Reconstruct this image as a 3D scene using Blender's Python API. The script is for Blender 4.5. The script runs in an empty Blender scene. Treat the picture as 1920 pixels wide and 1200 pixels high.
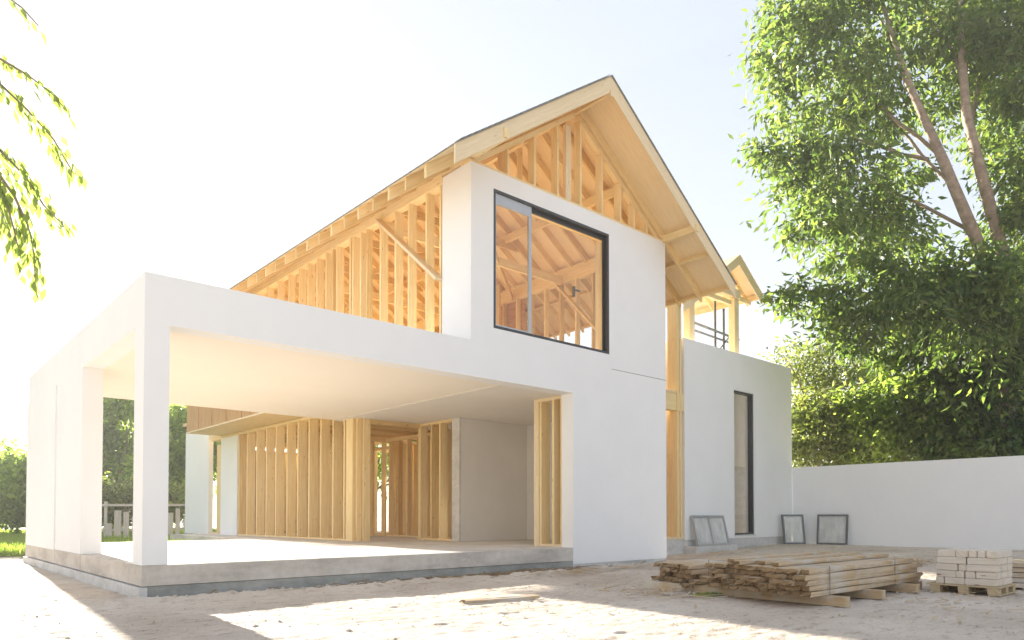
import bpy, math, random
import numpy as np
from mathutils import Vector, Matrix, Euler
random.seed(7)
S = bpy.context.scene
COL = S.collection
RAD = math.radians

# ------------------------------------------------------------------ camera
CAM = Vector((-2.411, -9.513, 1.0))
YAW, PITCH = 0.84398, 0.02224
FP = 1335.74                       # focal length in photo pixels (1920 wide)
Fv = Vector((math.cos(YAW)*math.cos(PITCH), math.sin(YAW)*math.cos(PITCH), math.sin(PITCH)))
Rv = Vector((math.sin(YAW), -math.cos(YAW), 0))
Uv = Rv.cross(Fv)
cd = bpy.data.cameras.new('camera')
cam = bpy.data.objects.new('camera', cd); COL.objects.link(cam)
cam.matrix_world = Matrix(((Rv.x, Uv.x, -Fv.x, CAM.x), (Rv.y, Uv.y, -Fv.y, CAM.y), (Rv.z, Uv.z, -Fv.z, CAM.z), (0, 0, 0, 1)))
cd.sensor_width = 36; cd.lens = 36*FP/1920
cd.shift_y = (938.76-600)/1920
cd.clip_end = 2000; cd.clip_start = .05
S.camera = cam

# ------------------------------------------------------------------ sky and sun
SUN_EL, SUN_AZ = RAD(12.2), RAD(4.0)         # azimuth measured from +Y towards +X
w = bpy.data.worlds.new('World'); S.world = w; w.use_nodes = True
nt = w.node_tree; nt.nodes.clear()
sky = nt.nodes.new('ShaderNodeTexSky'); sky.sky_type = 'NISHITA'; sky.sun_disc = False
sky.sun_elevation = SUN_EL; sky.sun_rotation = SUN_AZ
sky.air_density = 1.0; sky.dust_density = 1.2; sky.ozone_density = 1.6
bg = nt.nodes.new('ShaderNodeBackground'); bg.inputs[1].default_value = 0.15
out = nt.nodes.new('ShaderNodeOutputWorld')
hs = nt.nodes.new('ShaderNodeHueSaturation'); hs.inputs['Saturation'].default_value = 1.9; hs.inputs['Hue'].default_value = .525
gm = nt.nodes.new('ShaderNodeGamma'); gm.inputs[1].default_value = .18      # thin high haze evens the sky out
nt.links.new(sky.outputs[0], gm.inputs[0]); nt.links.new(gm.outputs[0], hs.inputs['Color']); nt.links.new(hs.outputs[0], bg.inputs[0]); nt.links.new(bg.outputs[0], out.inputs[0])
sd = bpy.data.lights.new('sun', 'SUN'); sd.energy = 5.0; sd.angle = RAD(.6); sd.color = (1, .93, .82)
sun = bpy.data.objects.new('sun', sd); COL.objects.link(sun)
sv = Vector((math.sin(SUN_AZ)*math.cos(SUN_EL), math.cos(SUN_AZ)*math.cos(SUN_EL), math.sin(SUN_EL)))
sun.rotation_euler = sv.to_track_quat('Z', 'Y').to_euler()
S.view_settings.view_transform = 'Standard'; S.view_settings.look = 'None'
S.view_settings.gamma = 1; S.view_settings.exposure = 2.5
S.cycles.max_bounces = 14; S.cycles.diffuse_bounces = 9; S.cycles.transparent_max_bounces = 16; S.cycles.volume_bounces = 1

# ------------------------------------------------------------------ materials
def mat_new(name, rough=.6, spec=.3):
    m = bpy.data.materials.new(name); m.use_nodes = True
    n = m.node_tree.nodes; b = n['Principled BSDF']
    b.inputs['Roughness'].default_value = rough
    b.inputs['Specular IOR Level'].default_value = spec
    return m, n, m.node_tree.links, b
def ramp(n, stops):
    r = n.new('ShaderNodeValToRGB'); e = r.color_ramp.elements
    while len(e) < len(stops): e.new(.5)
    for x, (p, c) in zip(e, stops):
        x.position = p; x.color = (*c, 1)
    return r
def noise(n, l, coord, scale, detail=4, rough=.55, vec=None, kind='Object'):
    t = n.new('ShaderNodeTexNoise'); t.inputs['Scale'].default_value = scale
    t.inputs['Detail'].default_value = detail; t.inputs['Roughness'].default_value = rough
    src = coord.outputs[kind]
    if vec:
        mp = n.new('ShaderNodeMapping'); mp.inputs['Scale'].default_value = vec
        l.new(src, mp.inputs[0]); src = mp.outputs[0]
    l.new(src, t.inputs['Vector'])
    return t
def mixc(n, l, mode, fac, a, b):
    x = n.new('ShaderNodeMix'); x.data_type = 'RGBA'; x.blend_type = mode
    for i, v in ((0, fac), (6, a), (7, b)):
        if hasattr(v, 'links'): l.new(v, x.inputs[i])
        elif i == 0: x.inputs[0].default_value = v
        else: x.inputs[i].default_value = (*v, 1)
    return x.outputs[2]
def bump(n, l, b, h, strength, dist=.01):
    x = n.new('ShaderNodeBump'); x.inputs['Strength'].default_value = strength
    x.inputs['Distance'].default_value = dist
    l.new(h, x.inputs['Height']); l.new(x.outputs[0], b.inputs['Normal'])

def wood(name, c0, c1, knot=.5, rough=.6, grey=None, contrast=1.):
    m, n, l, b = mat_new(name, rough, .25)
    c = n.new('ShaderNodeUVMap'); c.uv_map = 'UVMap'
    class K: outputs = {'Object': c.outputs[0]}
    g = noise(n, l, K, 1, 5, .6, (1.2, 26, 1))
    f = noise(n, l, K, 1, 3, .5, (4, 140, 1))
    r = ramp(n, [(.3, c0), (.7, c1)]); l.new(g.outputs[0], r.inputs[0])
    rf = ramp(n, [(.35, (.86, .84, .8)), (.65, (1, 1, 1))]); l.new(f.outputs[0], rf.inputs[0])
    col = mixc(n, l, 'MULTIPLY', .7*contrast, r.outputs[0], rf.outputs[0])
    v = n.new('ShaderNodeTexVoronoi'); mp = n.new('ShaderNodeMapping'); mp.inputs['Scale'].default_value = (2.2, 9, 1)
    l.new(c.outputs[0], mp.inputs[0]); l.new(mp.outputs[0], v.inputs['Vector']); v.inputs['Scale'].default_value = 1
    rk = ramp(n, [(.05, (.38, .2, .1)), (.11, (1, 1, 1))]); l.new(v.outputs['Distance'], rk.inputs[0])
    col = mixc(n, l, 'MULTIPLY', knot, col, rk.outputs[0])
    gi = n.new('ShaderNodeNewGeometry')
    ri = ramp(n, [(0, (.66, .60, .52)), (.35, (.95, .93, .9)), (.6, (1, 1, 1)), (1, (1.08, 1.05, 1.0))]); l.new(gi.outputs['Random Per Island'], ri.inputs[0])
    col = mixc(n, l, 'MULTIPLY', .8, col, ri.outputs[0])
    if grey:
        cc = n.new('ShaderNodeTexCoord')
        gg = noise(n, l, cc, 2.3, 5, .6)
        rr = ramp(n, [(.42, (0, 0, 0)), (.62, (1, 1, 1))]); l.new(gg.outputs[0], rr.inputs[0])
        col = mixc(n, l, 'MIX', rr.outputs[0], col, grey)
    l.new(col, b.inputs['Base Color'])
    bump(n, l, b, f.outputs[0], .25, .002)
    return m

def plaster(name, col, stain, k=.5, bscale=60):
    m, n, l, b = mat_new(name, .85, .2)
    c = n.new('ShaderNodeTexCoord')
    a = noise(n, l, c, .7, 5, .6); a2 = noise(n, l, c, 3.5, 6, .65, (1, 1, .5))
    r = ramp(n, [(.35, stain), (.65, col)]); l.new(a.outputs[0], r.inputs[0])
    r2 = ramp(n, [(.3, (.955, .95, .94)), (.7, (1, 1, 1))]); l.new(a2.outputs[0], r2.inputs[0])
    x = mixc(n, l, 'MULTIPLY', k, r.outputs[0], r2.outputs[0]); l.new(x, b.inputs['Base Color'])
    bb = noise(n, l, c, bscale, 4, .6)
    bump(n, l, b, bb.outputs[0], .22, .004)
    return m

def concrete(name, c0, c1, dark, streak=(1, 1, 3)):
    m, n, l, b = mat_new(name, .85, .2)
    c = n.new('ShaderNodeTexCoord')
    a = noise(n, l, c, 1.1, 6, .65, streak); a2 = noise(n, l, c, 9, 6, .7)
    r = ramp(n, [(.32, dark), (.48, c0), (.68, c1)]); l.new(a.outputs[0], r.inputs[0])
    r2 = ramp(n, [(.3, (.78, .77, .75)), (.6, (1, 1, 1))]); l.new(a2.outputs[0], r2.inputs[0])
    x = mixc(n, l, 'MULTIPLY', .7, r.outputs[0], r2.outputs[0]); l.new(x, b.inputs['Base Color'])
    bb = noise(n, l, c, 45, 6, .7)
    bump(n, l, b, bb.outputs[0], .5, .006)
    return m

def leafmat(name, cols, trans=.45, rough=.45):
    m, n, l, b = mat_new(name, rough, .35)
    gi = n.new('ShaderNodeNewGeometry')
    k = len(cols)
    r = ramp(n, [((i+.5)/k, c) for i, c in enumerate(cols)]); l.new(gi.outputs['Random Per Island'], r.inputs[0])
    l.new(r.outputs[0], b.inputs['Base Color'])
    t = n.new('ShaderNodeBsdfTranslucent')
    y = mixc(n, l, 'MULTIPLY', 1, r.outputs[0], (1.4, 1.45, .6)); l.new(y, t.inputs[0])
    mx = n.new('ShaderNodeMixShader'); mx.inputs[0].default_value = trans
    l.new(b.outputs[0], mx.inputs[1]); l.new(t.outputs[0], mx.inputs[2])
    l.new(mx.outputs[0], n['Material Output'].inputs[0])
    return m

def plain(name, col, rough=.5, metal=0, spec=.4, var=.12):
    m, n, l, b = mat_new(name, rough, spec)
    b.inputs['Metallic'].default_value = metal
    c = n.new('ShaderNodeTexCoord'); a = noise(n, l, c, 6, 5, .65)
    r = ramp(n, [(.3, tuple(x*(1-var) for x in col)), (.7, col)]); l.new(a.outputs[0], r.inputs[0])
    l.new(r.outputs[0], b.inputs['Base Color'])
    return m

def glass(name, tint, dusty=.0, dc=(.75, .78, .76)):
    m = bpy.data.materials.new(name); m.use_nodes = True; n = m.node_tree.nodes; l = m.node_tree.links; n.clear()
    o = n.new('ShaderNodeOutputMaterial'); t = n.new('ShaderNodeBsdfTransparent'); t.inputs[0].default_value = (*tint, 1)
    g = n.new('ShaderNodeBsdfGlossy'); g.inputs['Roughness'].default_value = .02
    fr = n.new('ShaderNodeMath'); lw = n.new('ShaderNodeLayerWeight'); lw.inputs[0].default_value = .35; fr.operation = 'MULTIPLY_ADD'; l.new(lw.outputs['Facing'], fr.inputs[0]); fr.inputs[1].default_value = .10; fr.inputs[2].default_value = .02
    mx = n.new('ShaderNodeMixShader'); l.new(fr.outputs[0], mx.inputs[0]); l.new(t.outputs[0], mx.inputs[1]); l.new(g.outputs[0], mx.inputs[2])
    d = n.new('ShaderNodeBsdfDiffuse'); d.inputs[0].default_value = (*dc, 1)
    mx2 = n.new('ShaderNodeMixShader')
    if dusty:
        c = n.new('ShaderNodeTexCoord'); a = noise(n, l, c, 3, 5, .6, (1, 1, .4))
        r = ramp(n, [(.35, (dusty*.6,)*3), (.65, (min(1, dusty*1.3),)*3)]); l.new(a.outputs[0], r.inputs[0]); l.new(r.outputs[0], mx2.inputs[0])
    else: mx2.inputs[0].default_value = 0
    l.new(mx.outputs[0], mx2.inputs[1]); l.new(d.outputs[0], mx2.inputs[2]); l.new(mx2.outputs[0], o.inputs[0])
    return m

M = {}
M['white'] = plaster('white_render', (.86, .86, .855), (.835, .835, .83))
M['cream'] = plaster('ceiling_board', (.88, .82, .72), (.87, .80, .70), .4)
M['soffit_shaded'] = plaster('shaded_soffit_board', (.80, .76, .70), (.77, .73, .67), .7)  # darker than the canopy ceiling: porch shade put into the colour
M['greywall'] = plaster('unpainted_board', (.78, .76, .73), (.74, .72, .69), .8)
M['slab'] = concrete('concrete_slab', (.58, .53, .47), (.68, .63, .57), (.42, .385, .35))
M['slab_top'] = concrete('screed', (.64, .60, .55), (.72, .68, .63), (.52, .48, .44), (1, 1, 1))
M['footing'] = concrete('footing', (.31, .32, .30), (.42, .42, .395), (.21, .225, .21))
M['plinth'] = concrete('rendered_plinth', (.62, .61, .59), (.70, .69, .67), (.5, .49, .46))
M['pale'] = wood('pale_planed_pine', (.76, .61, .38), (.85, .71, .49), .35)
M['pine'] = wood('fresh_pine', (.80, .60, .29), (.92, .75, .44), .5)
M['pine2'] = wood('amber_pine', (.62, .42, .17), (.82, .62, .31), .85)
M['ply'] = wood('plywood', (.86, .68, .40), (.92, .76, .50), .12, .65)
M['osb'] = wood('rough_boarding', (.42, .23, .09), (.62, .38, .17), .8)
M['old'] = wood('weathered_timber', (.43, .30, .165), (.68, .52, .33), .6, .8, (.56, .50, .42))
M['endgrain'] = wood('split_end_grain', (.20, .13, .07), (.36, .25, .14), .6, .9)
M['block'] = wood('bleached_timber', (.60, .52, .42), (.78, .70, .60), 1., .85, (.66, .61, .55))
M['pallet'] = wood('pallet_wood', (.42, .32, .19), (.60, .48, .31), .5, .8)
M['shingle'] = plain('roof_felt', (.34, .35, .34), .9, 0, .2, .4)
M['dark'] = plain('dark_aluminium', (.035, .037, .042), .35, 0, .5)
M['silver'] = plain('brushed_aluminium', (.48, .48, .48), .35, .6, .5)
M['galv'] = plain('galvanised_steel', (.16, .17, .18), .45, .3, .5, .3)
M['glass'] = glass('clear_glass', (.93, .93, .93))
M['dusty'] = glass('dusty_glass', (.95, .96, .95), .45, (.80, .80, .77))
M['bark'] = plain('bark', (.40, .31, .24), .95, 0, .1, .5)
M['strap'] = plain('steel_strapping', (.16, .15, .14), .5, .3, .4)
M['fence'] = wood('whitewashed_wood', (.5, .48, .46), (.66, .64, .61), .4, .8)
M['leaf_big'] = leafmat('large_tree_leaf', [(.09, .15, .05), (.13, .19, .065), (.17, .23, .08), (.07, .12, .05), (.21, .25, .10)], .58)
M['leaf_dark'] = leafmat('ivy_leaf', [(.06, .12, .05), (.10, .16, .07), (.08, .14, .05)], .45)
M['leaf_olive'] = leafmat('shrub_leaf', [(.17, .21, .08), (.26, .30, .12), (.33, .34, .16), (.10, .14, .06)], .5, .35)
M['leaf_far'] = leafmat('garden_tree_leaf', [(.24, .33, .10), (.34, .42, .15), (.26, .34, .12), (.15, .21, .08)], .65)
M['leaf_near'] = leafmat('hanging_leaf', [(.26, .33, .13), (.33, .39, .17), (.21, .27, .11)], .45)
M['grass'] = leafmat('grass_blade', [(.20, .30, .06), (.28, .38, .09), (.32, .38, .12)], .5, .6)

# dirt ground
def dirt():
    m, n, l, b = mat_new('sandy_dirt', .95, .1)
    c = n.new('ShaderNodeTexCoord')
    a = noise(n, l, c, .55, 6, .6); a2 = noise(n, l, c, 4, 7, .7, (1, 2.2, 1)); a3 = noise(n, l, c, 38, 4, .7)
    r = ramp(n, [(.35, (.54, .45, .355)), (.55, (.66, .57, .465)), (.72, (.73, .645, .54))]); l.new(a.outputs[0], r.inputs[0])
    r2 = ramp(n, [(.32, (.58, .50, .45)), (.47, (1, 1, 1))]); l.new(a2.outputs[0], r2.inputs[0])
    x = mixc(n, l, 'MULTIPLY', .85, r.outputs[0], r2.outputs[0])
    r3 = ramp(n, [(.33, (.45, .36, .30)), (.43, (1, 1, 1))]); l.new(a3.outputs[0], r3.inputs[0])
    x = mixc(n, l, 'MULTIPLY', .6, x, r3.outputs[0]); l.new(x, b.inputs['Base Color'])
    ad = n.new('ShaderNodeMath'); ad.operation = 'ADD'; l.new(a2.outputs[0], ad.inputs[0]); l.new(a3.outputs[0], ad.inputs[1])
    bump(n, l, b, ad.outputs[0], .7, .03)
    return m
M['dirt'] = dirt()
def lawnm():
    m, n, l, b = mat_new('lawn', .9, .1)
    c = n.new('ShaderNodeTexCoord'); a = noise(n, l, c, 1.5, 6, .65)
    r = ramp(n, [(.35, (.10, .15, .035)), (.6, (.19, .24, .07)), (.75, (.32, .30, .15))]); l.new(a.outputs[0], r.inputs[0])
    l.new(r.outputs[0], b.inputs['Base Color']); bump(n, l, b, a.outputs[0], .6, .05)
    return m
M['lawn'] = lawnm()

# ------------------------------------------------------------------ mesh helpers
class MB:
    """collects boxes, beams and tubes with grain-aligned UVs; build() links them as ONE mesh object"""
    def __init__(s): s.v = []; s.f = []; s.uv = []
    def quadbox(s, c, along):
        """c: 8 corners, bottom 4 (ccw) then top 4; along: unit axis of the grain"""
        o = len(s.v); s.v += [tuple(p) for p in c]
        off = (random.uniform(0, 50), random.uniform(0, 50))
        P = [Vector(p) for p in c]
        for q in ((0, 3, 2, 1), (4, 5, 6, 7), (0, 1, 5, 4), (1, 2, 6, 5), (2, 3, 7, 6), (3, 0, 4, 7)):
            s.f.append(tuple(o+i for i in q))
            nrm = (P[q[1]]-P[q[0]]).cross(P[q[3]]-P[q[0]])
            if nrm.length < 1e-9: nrm = Vector((0, 0, 1))
            nrm.normalize()
            A = along - nrm*along.dot(nrm)
            if A.length < .3: A = nrm.orthogonal()
            A.normalize(); B = nrm.cross(A)
            for i in q: s.uv.append((P[i].dot(A)+off[0], P[i].dot(B)+off[1]))
    def box(s, x0, x1, y0, y1, z0, z1, grain=None):
        c = [(x0, y0, z0), (x1, y0, z0), (x1, y1, z0), (x0, y1, z0), (x0, y0, z1), (x1, y0, z1), (x1, y1, z1), (x0, y1, z1)]
        d = [abs(x1-x0), abs(y1-y0), abs(z1-z0)]; k = d.index(max(d)) if grain is None else grain
        s.quadbox(c, Vector([1. if i == k else 0. for i in range(3)])); return s
    def beam(s, p0, p1, w, h, up=(0, 0, 1), cut=None):
        """w across, h along 'up'; p0/p1 centreline. cut='z' gives plumb ends"""
        p0 = Vector(p0); p1 = Vector(p1); d = (p1-p0).normalized(); up = Vector(up)
        a = d.cross(up).normalized()
        if cut == 'z':
            u = Vector((0, 0, 1)); hh = h/abs(a.cross(d).normalized().dot(u))
        else: u = a.cross(d).normalized(); hh = h
        c = []
        for sh in (-.5, .5):
            for (p, sw) in ((p0, -.5), (p1, -.5), (p1, .5), (p0, .5)):
                c.append(p+a*(sw*w)+u*(sh*hh))
        s.quadbox(c, d); return s
    def build(s, name, m, parent=None, smooth=False, bevel=0):
        me = bpy.data.meshes.new(name); me.from_pydata(s.v, [], s.f)
        if s.uv:
            L = me.uv_layers.new(name='UVMap')
            L.data.foreach_set('uv', np.array(s.uv, dtype=np.float32).ravel())
        me.materials.append(m); me.update()
        import bmesh
        bm = bmesh.new(); bm.from_mesh(me); bmesh.ops.recalc_face_normals(bm, faces=bm.faces); bm.to_mesh(me); bm.free()
        o = bpy.data.objects.new(name, me); COL.objects.link(o)
        if parent: o.parent = parent
        if smooth:
            for p in me.polygons: p.use_smooth = True
        if bevel:
            b = o.modifiers.new('bevel', 'BEVEL'); b.width = bevel; b.segments = 2; b.limit_method = 'ANGLE'
        return o
def B(*a, **k): return MB().box(*a, **k)
def tag(o, label=None, cat=None, group=None, kind=None):
    for k, v in (('label', label), ('category', cat), ('group', group), ('kind', kind)):
        if v: o[k] = v
    return o
def empty(name, loc=(0, 0, 0)):
    o = bpy.data.objects.new(name, None); o.location = loc; o.empty_display_size = .2; COL.objects.link(o); return o
def tube(mb, pts, radii, n=8):
    """tapered tube into mb (no uv boxes)"""
    o = len(mb.v); pts = [Vector(p) for p in pts]
    for i, p in enumerate(pts):
        d = (pts[min(i+1, len(pts)-1)]-pts[max(i-1, 0)]).normalized()
        a = d.orthogonal().normalized() if abs(d.z) < .9 else d.cross(Vector((1, 0, 0))).normalized()
        b = d.cross(a)
        for k in range(n):
            t = 2*math.pi*k/n; r = radii[i]*(1+.08*math.sin(3*t+i))
            mb.v.append(tuple(p+a*(math.cos(t)*r)+b*(math.sin(t)*r)))
    for i in range(len(pts)-1):
        for k in range(n):
            q = (o+i*n+k, o+i*n+(k+1) % n, o+(i+1)*n+(k+1) % n, o+(i+1)*n+k); mb.f.append(q)
            mb.uv += [(k/n, i), ((k+1)/n, i), ((k+1)/n, i+1), (k/n, i+1)]
    mb.f.append(tuple(o+k for k in range(n))[::-1]); mb.uv += [(0, 0)]*n
    e = o+(len(pts)-1)*n; mb.f.append(tuple(e+k for k in range(n))); mb.uv += [(0, 0)]*n

def raw(name, verts, faces4, m, parent=None, smooth=False):
    me = bpy.data.meshes.new(name)
    nv = len(verts); nf = len(faces4)
    me.vertices.add(nv); me.vertices.foreach_set('co', np.asarray(verts, dtype=np.float32).ravel())
    me.loops.add(nf*4); me.loops.foreach_set('vertex_index', np.asarray(faces4, dtype=np.int32).ravel())
    me.polygons.add(nf); me.polygons.foreach_set('loop_start', np.arange(0, nf*4, 4, dtype=np.int32))
    me.polygons.foreach_set('loop_total', np.full(nf, 4, dtype=np.int32))
    if smooth: me.polygons.foreach_set('use_smooth', np.ones(nf, dtype=bool))
    me.materials.append(m); me.update(calc_edges=True); me.validate()
    o = bpy.data.objects.new(name, me); COL.objects.link(o)
    if parent: o.parent = parent
    return o

# ------------------------------------------------------------------ THE HOUSE
ZF, ZC, ZT, ZG = .40, 3.40, 4.02, 7.11
XG, XO, XW = 5.105, 7.63, 10.62
RX, RZ, SL = 7.80, 9.33, .70            # ridge x, top z, slope
house = empty('house')
tag(house, 'white walled house under construction with exposed pine framing and gabled roof', 'house')

# --- floor slab and footing
B(0, 5.0, 0, 9.2, .145, ZF-.004, grain=0).box(5.0, XO, 0, 16.3, .145, ZF-.004, grain=0).box(XO, XW-.32, .311, 1.9, .02, ZF-.004, grain=0).box(XO, 13.2, 1.9, 16.3, .02, ZF-.004, grain=0).build('floor_slab', M['slab'], house)
B(.06, 5.0, .06, 9.14, ZF-.004, ZF).box(5.0, XO-.002, .06, 16.2, ZF-.004, ZF).box(XO-.002, XW-.32, .312, 1.9, ZF-.004, ZF).box(XO-.002, 13.1, 1.9, 16.2, ZF-.004, ZF).build('floor_screed', M['slab_top'], house)
B(.06, XO, .012, .4, -.3, .138).build('slab_footing', M['footing'], house)
B(-.035, .06, -.02, 9.25, -.3, .13).build('footing_upstand', M['plinth'], house)
B(XO+.01, XW-.01, .02, .3, -.3, .078).build('slab_footing', M['plinth'], house)
for y_ in (3.54, 5.72): B(-.003, .01, y_-.006, y_+.006, .146, ZF-.006).build('slab_joint', M['footing'], house)
# --- canopy
cz = .295
can = B(cz, XG, 0, cz, ZC, ZT).box(0, cz, 0, 9.0, ZC, ZT).box(cz, 5.9, cz, 6.7, ZC+.05, ZT-.25).build('canopy_roof', M['white'], house)
B(cz+.002, 6.02, cz+.002, 6.695, ZC+.012, ZC+.049).build('canopy_ceiling', M['cream'], house)
B(0, cz, 0, .43, ZF, ZC).build('canopy_column', M['white'], house)
B(0, cz, 3.54, 5.72, ZF, ZC).box(-.025, cz, 5.72, 9.0, ZF-.005, ZC).build('canopy_wall', M['white'], house)
# --- front wall with the large window opening
W0, W1, WZ0, WZ1 = 5.613, 8.71, 4.314, 6.79
T = .31
fw = MB()
fw.box(XG, W0, 0, T, ZC, ZG).box(W1, XW, 0, T, ZC, ZG).box(W0, W1, 0, T, ZC, WZ0).box(W0, W1, 0, T, WZ1, ZG)
fw.box(XO, XW, 0, T, .08, ZC).box(XW-T, XW, T, 1.55, .08, ZG)
fw.build('front_wall', M['white'], house)
B(XG, XG+T, T, .83, ZT-.3, ZG).build('return_wall', M['white'], house)
B(8.78, XW+.002, -.003, .02, 4.018, 4.03).build('wall_joint', M['footing'], house)
B(XG-.004, XW-.02, .0, T-.02, ZG+.002, ZG+.04).build('bottom_plate', M['pine'], house)
# --- large window
fr = .05
wf = MB(); y0, y1 = .07, .2
wf.box(W0, W0+fr, y0-.07, y1, WZ0, WZ1).box(W1-fr, W1, y0-.07, y1-.08, WZ0, WZ1).box(W0+fr, W1-fr, y0-.07, y1-.08, WZ1-fr, WZ1).box(W0+fr, W1-fr, y0-.07, y1, WZ0, WZ0+fr)
big = wf.build('large_window', M['dark'], house)
B(W1-fr-.035, W1-fr-.001, .085, .12, WZ0+fr, WZ1-fr).box(W0+fr, W1-fr-.036, .085, .12, WZ1-fr-.07, WZ1-fr-.001).build('window_reveal', M['dark'], big)
s = MB(); a, b_ = W0+fr+.001, 6.56
s.box(a, a+.035, .03, .07, WZ0+fr+.001, WZ1-fr-.001).box(b_-.07, b_, .03, .07, WZ0+fr+.001, WZ1-fr-.001).box(a+.035, b_-.07, .03, .07, WZ1-fr-.19, WZ1-fr-.001).box(a+.035, b_-.07, .03, .07, WZ0+fr+.001, WZ0+fr+.035)
B(W1-.05, W1-.001, .125, T+.02, WZ0+.001, WZ1-.001).box(W0+.001, W1-.051, .125, T+.02, WZ1-.05, WZ1-.001).build('window_lining', M['pine'], big)
sash = s.build('sliding_sash', M['silver'], big)
B(a+.035, b_-.07, .047, .053, WZ0+fr+.035, WZ1-fr-.19).build('glass_pane', M['glass'], big)
B(b_, W1-fr-.036, .1, .106, WZ0+fr, WZ1-fr-.121).build('glass_pane', M['glass'], big)
B(7.72, 7.76, .05, .095, 5.32, 5.52).box(7.76, 7.9, .05, .075, 5.44, 5.47).build('window_handle', M['galv'], big)
# --- plates along the long sides
pl = B(XG-.01, XG+.14, .83, 15.4, 7.0, 7.27).box(XG-.01, XG+.14, 0.05, .829, ZG+.042, 7.27).build('wall_plate', M['pine'], house)
B(10.45, 10.6, T, 15.4, 7.0, 7.27).build('wall_plate', M['pine'], house)
# --- upper left wall frame
uw = B(XG, XG+.16, .84, 15.4, ZT-.02, ZT+.05).build('upper_side_frame', M['pine'], house)
ys = [8.59, 7.92, 7.28, 6.68, 6.22, 5.76, 5.31, 4.8, 4.2, 4.08, 3.75, 2.96, 2.4, 1.93, 1.34, .90, 9.3, 10.0, 10.7, 11.4, 12.1, 12.8, 13.5, 14.2, 14.9]
for y in ys:
    d = .17 if y < 9 else .2
    B(XG+.005, XG+.005+d, y-.027, y+.027, ZT+.05, 7.0).build('stud', M['pine'], uw)
for y in (3.5, 5.0):
    B(XG+.02, XG+.15, y, y+.045, ZT+.05, 7.0).build('stud', M['pine2'], uw)
MB().beam((XG-.035, 2.96, 6.98), (XG-.035, .86, 5.26), .055, .20, (1, 0, 0)).build('diagonal_brace', M['pale'], uw)
# --- overhanging rim along the left, beyond the canopy
B(XG-.02, XG-.001, 6.75, 9.6, 3.7, ZT-.04).build('rim_board', M['osb'], house)
for k_ in range(9): B(XG-.03-.012*(k_%2), XG-.001, 9.61+k_*.59, 10.175+k_*.59, 3.7, 5.2, grain=2).build('rim_board', M['osb'], house)
B(XG-.045, XG-.031, 6.8, 14.92, 3.695, 3.74).build('rim_trim', M['pale'], house)
B(XG+.0, 6.17, 6.75, 14.9, 3.71, 3.74, grain=1).build('overhang_soffit', M['pine'], house)
B(XG+.0, XW-.05, .35, 15.4, ZT-.04, ZT-.005, grain=0).build('upper_floor', M['ply'], house)
# --- lower left wall frame  (x = 6.2)
lw = B(6.2, 6.48, 6.1, 16.0, 3.62, 3.70).box(6.2, 6.48, 6.1, 13.42, ZF+.002, ZF+.045).build('lower_side_frame', M['pine'], house)
for y in [12.67, 11.91, 11.19, 10.5, 9.74, 9.05, 8.37, 7.69, 7.02, 6.44]:
    B(6.2, 6.45, y-.03, y+.03, ZF+.045, 3.62).build('stud', M['pine'], lw)
for y in (13.3, 13.36):
    B(6.2, 6.42, y-.025, y+.025, ZF+.045, 3.62).build('stud', M['pine2'], lw)
B(6.19, 6.24, 6.0, 6.32, ZF+.002, 3.41).box(6.28, 6.40, 5.93, 6.08, ZF+.002, 3.41).box(6.24, 6.278, 6.02, 6.3, ZF+.002, 3.41).build('corner_post', M['pine'], lw)
B(6.42, 6.60, 5.86, 5.99, ZF+.002, 3.41).build('corner_post', M['pine'], lw)
# white panels at the far end
B(6.18, 6.34, 16.1, 18.6, ZF-.02, 4.09).build('rear_wall_panel', M['white'], house)
B(6.18, 6.34, 13.45, 14.9, ZF-.02, 3.62).build('rear_wall_panel', M['white'], house)
B(6.45, 6.5, 14.95, 16.05, ZF+.05, 3.5, grain=2).build('rear_door_board', M['pine'], house)
B(6.2, 6.4, 14.91, 16.09, ZF-.01, ZF+.06).box(6.19, 6.34, 13.45, 16.09, 3.705, 4.05).box(6.36, 6.45, 14.9, 14.97, ZF+.06, 3.6).build('rear_door_frame', M['pale'], house)
# --- porch: opening back to the interior, framed return and grey wall
B(6.03, 10.3, T+.002, 6.69, ZC-.004, ZC+.02).build('porch_soffit', M['soffit_shaded'], house)  # same ceiling carried on, its shade painted as a darker tone
op = B(6.60, 8.15, 5.88, 5.96, 3.28, 3.395).build('opening_frame', M['pine2'], house)
B(8.12, 8.30, 5.86, 5.99, ZF+.002, 3.395).box(8.07, 8.119, 5.84, 5.95, ZF+.002, 3.395).build('door_post', M['pine'], op)
B(8.08, 8.30, 4.98, 5.04, ZF+.045, 3.34).build('stud', M['pine'], op)
B(8.08, 8.30, 5.35, 5.41, ZF+.045, 3.34).build('stud', M['pine2'], op)
B(8.08, 8.26, 4.5, 5.83, 3.34, 3.395).build('top_plate', M['pine'], op); B(8.08, 8.26, 4.5, 5.83, ZF+.002, ZF+.045).build('sole_plate', M['pine'], op)
B(8.07, 8.115, 4.19, 4.49, ZF+.001, 3.394).build('wall_end_board', M['plinth'], house)
B(8.116, 10.3, 4.2, 4.32, ZF+.001, 3.394).build('porch_back_wall', M['greywall'], house)
B(10.301, 10.308, T+.001, 4.31, ZF+.001, 3.394).build('porch_side_wall', M['greywall'], house)
B(10.302, 10.44, 4.32, 4.4, ZF+.001, 3.394).build('porch_side_wall', M['greywall'], house)
rt = B(XO, XO+.2, .312, 1.1, 3.33, 3.395).box(XO, XO+.2, .312, .95, ZF+.002, ZF+.05).build('porch_side_frame', M['pale'], house)
B(XO, XO+.24, .96, 1.1, ZF+.002, 3.33).build('end_post', M['pale'], rt)
B(XO+.02, XO+.26, .9, .955, ZF+.05, 3.33).build('stud', M['pine'], rt)
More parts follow.
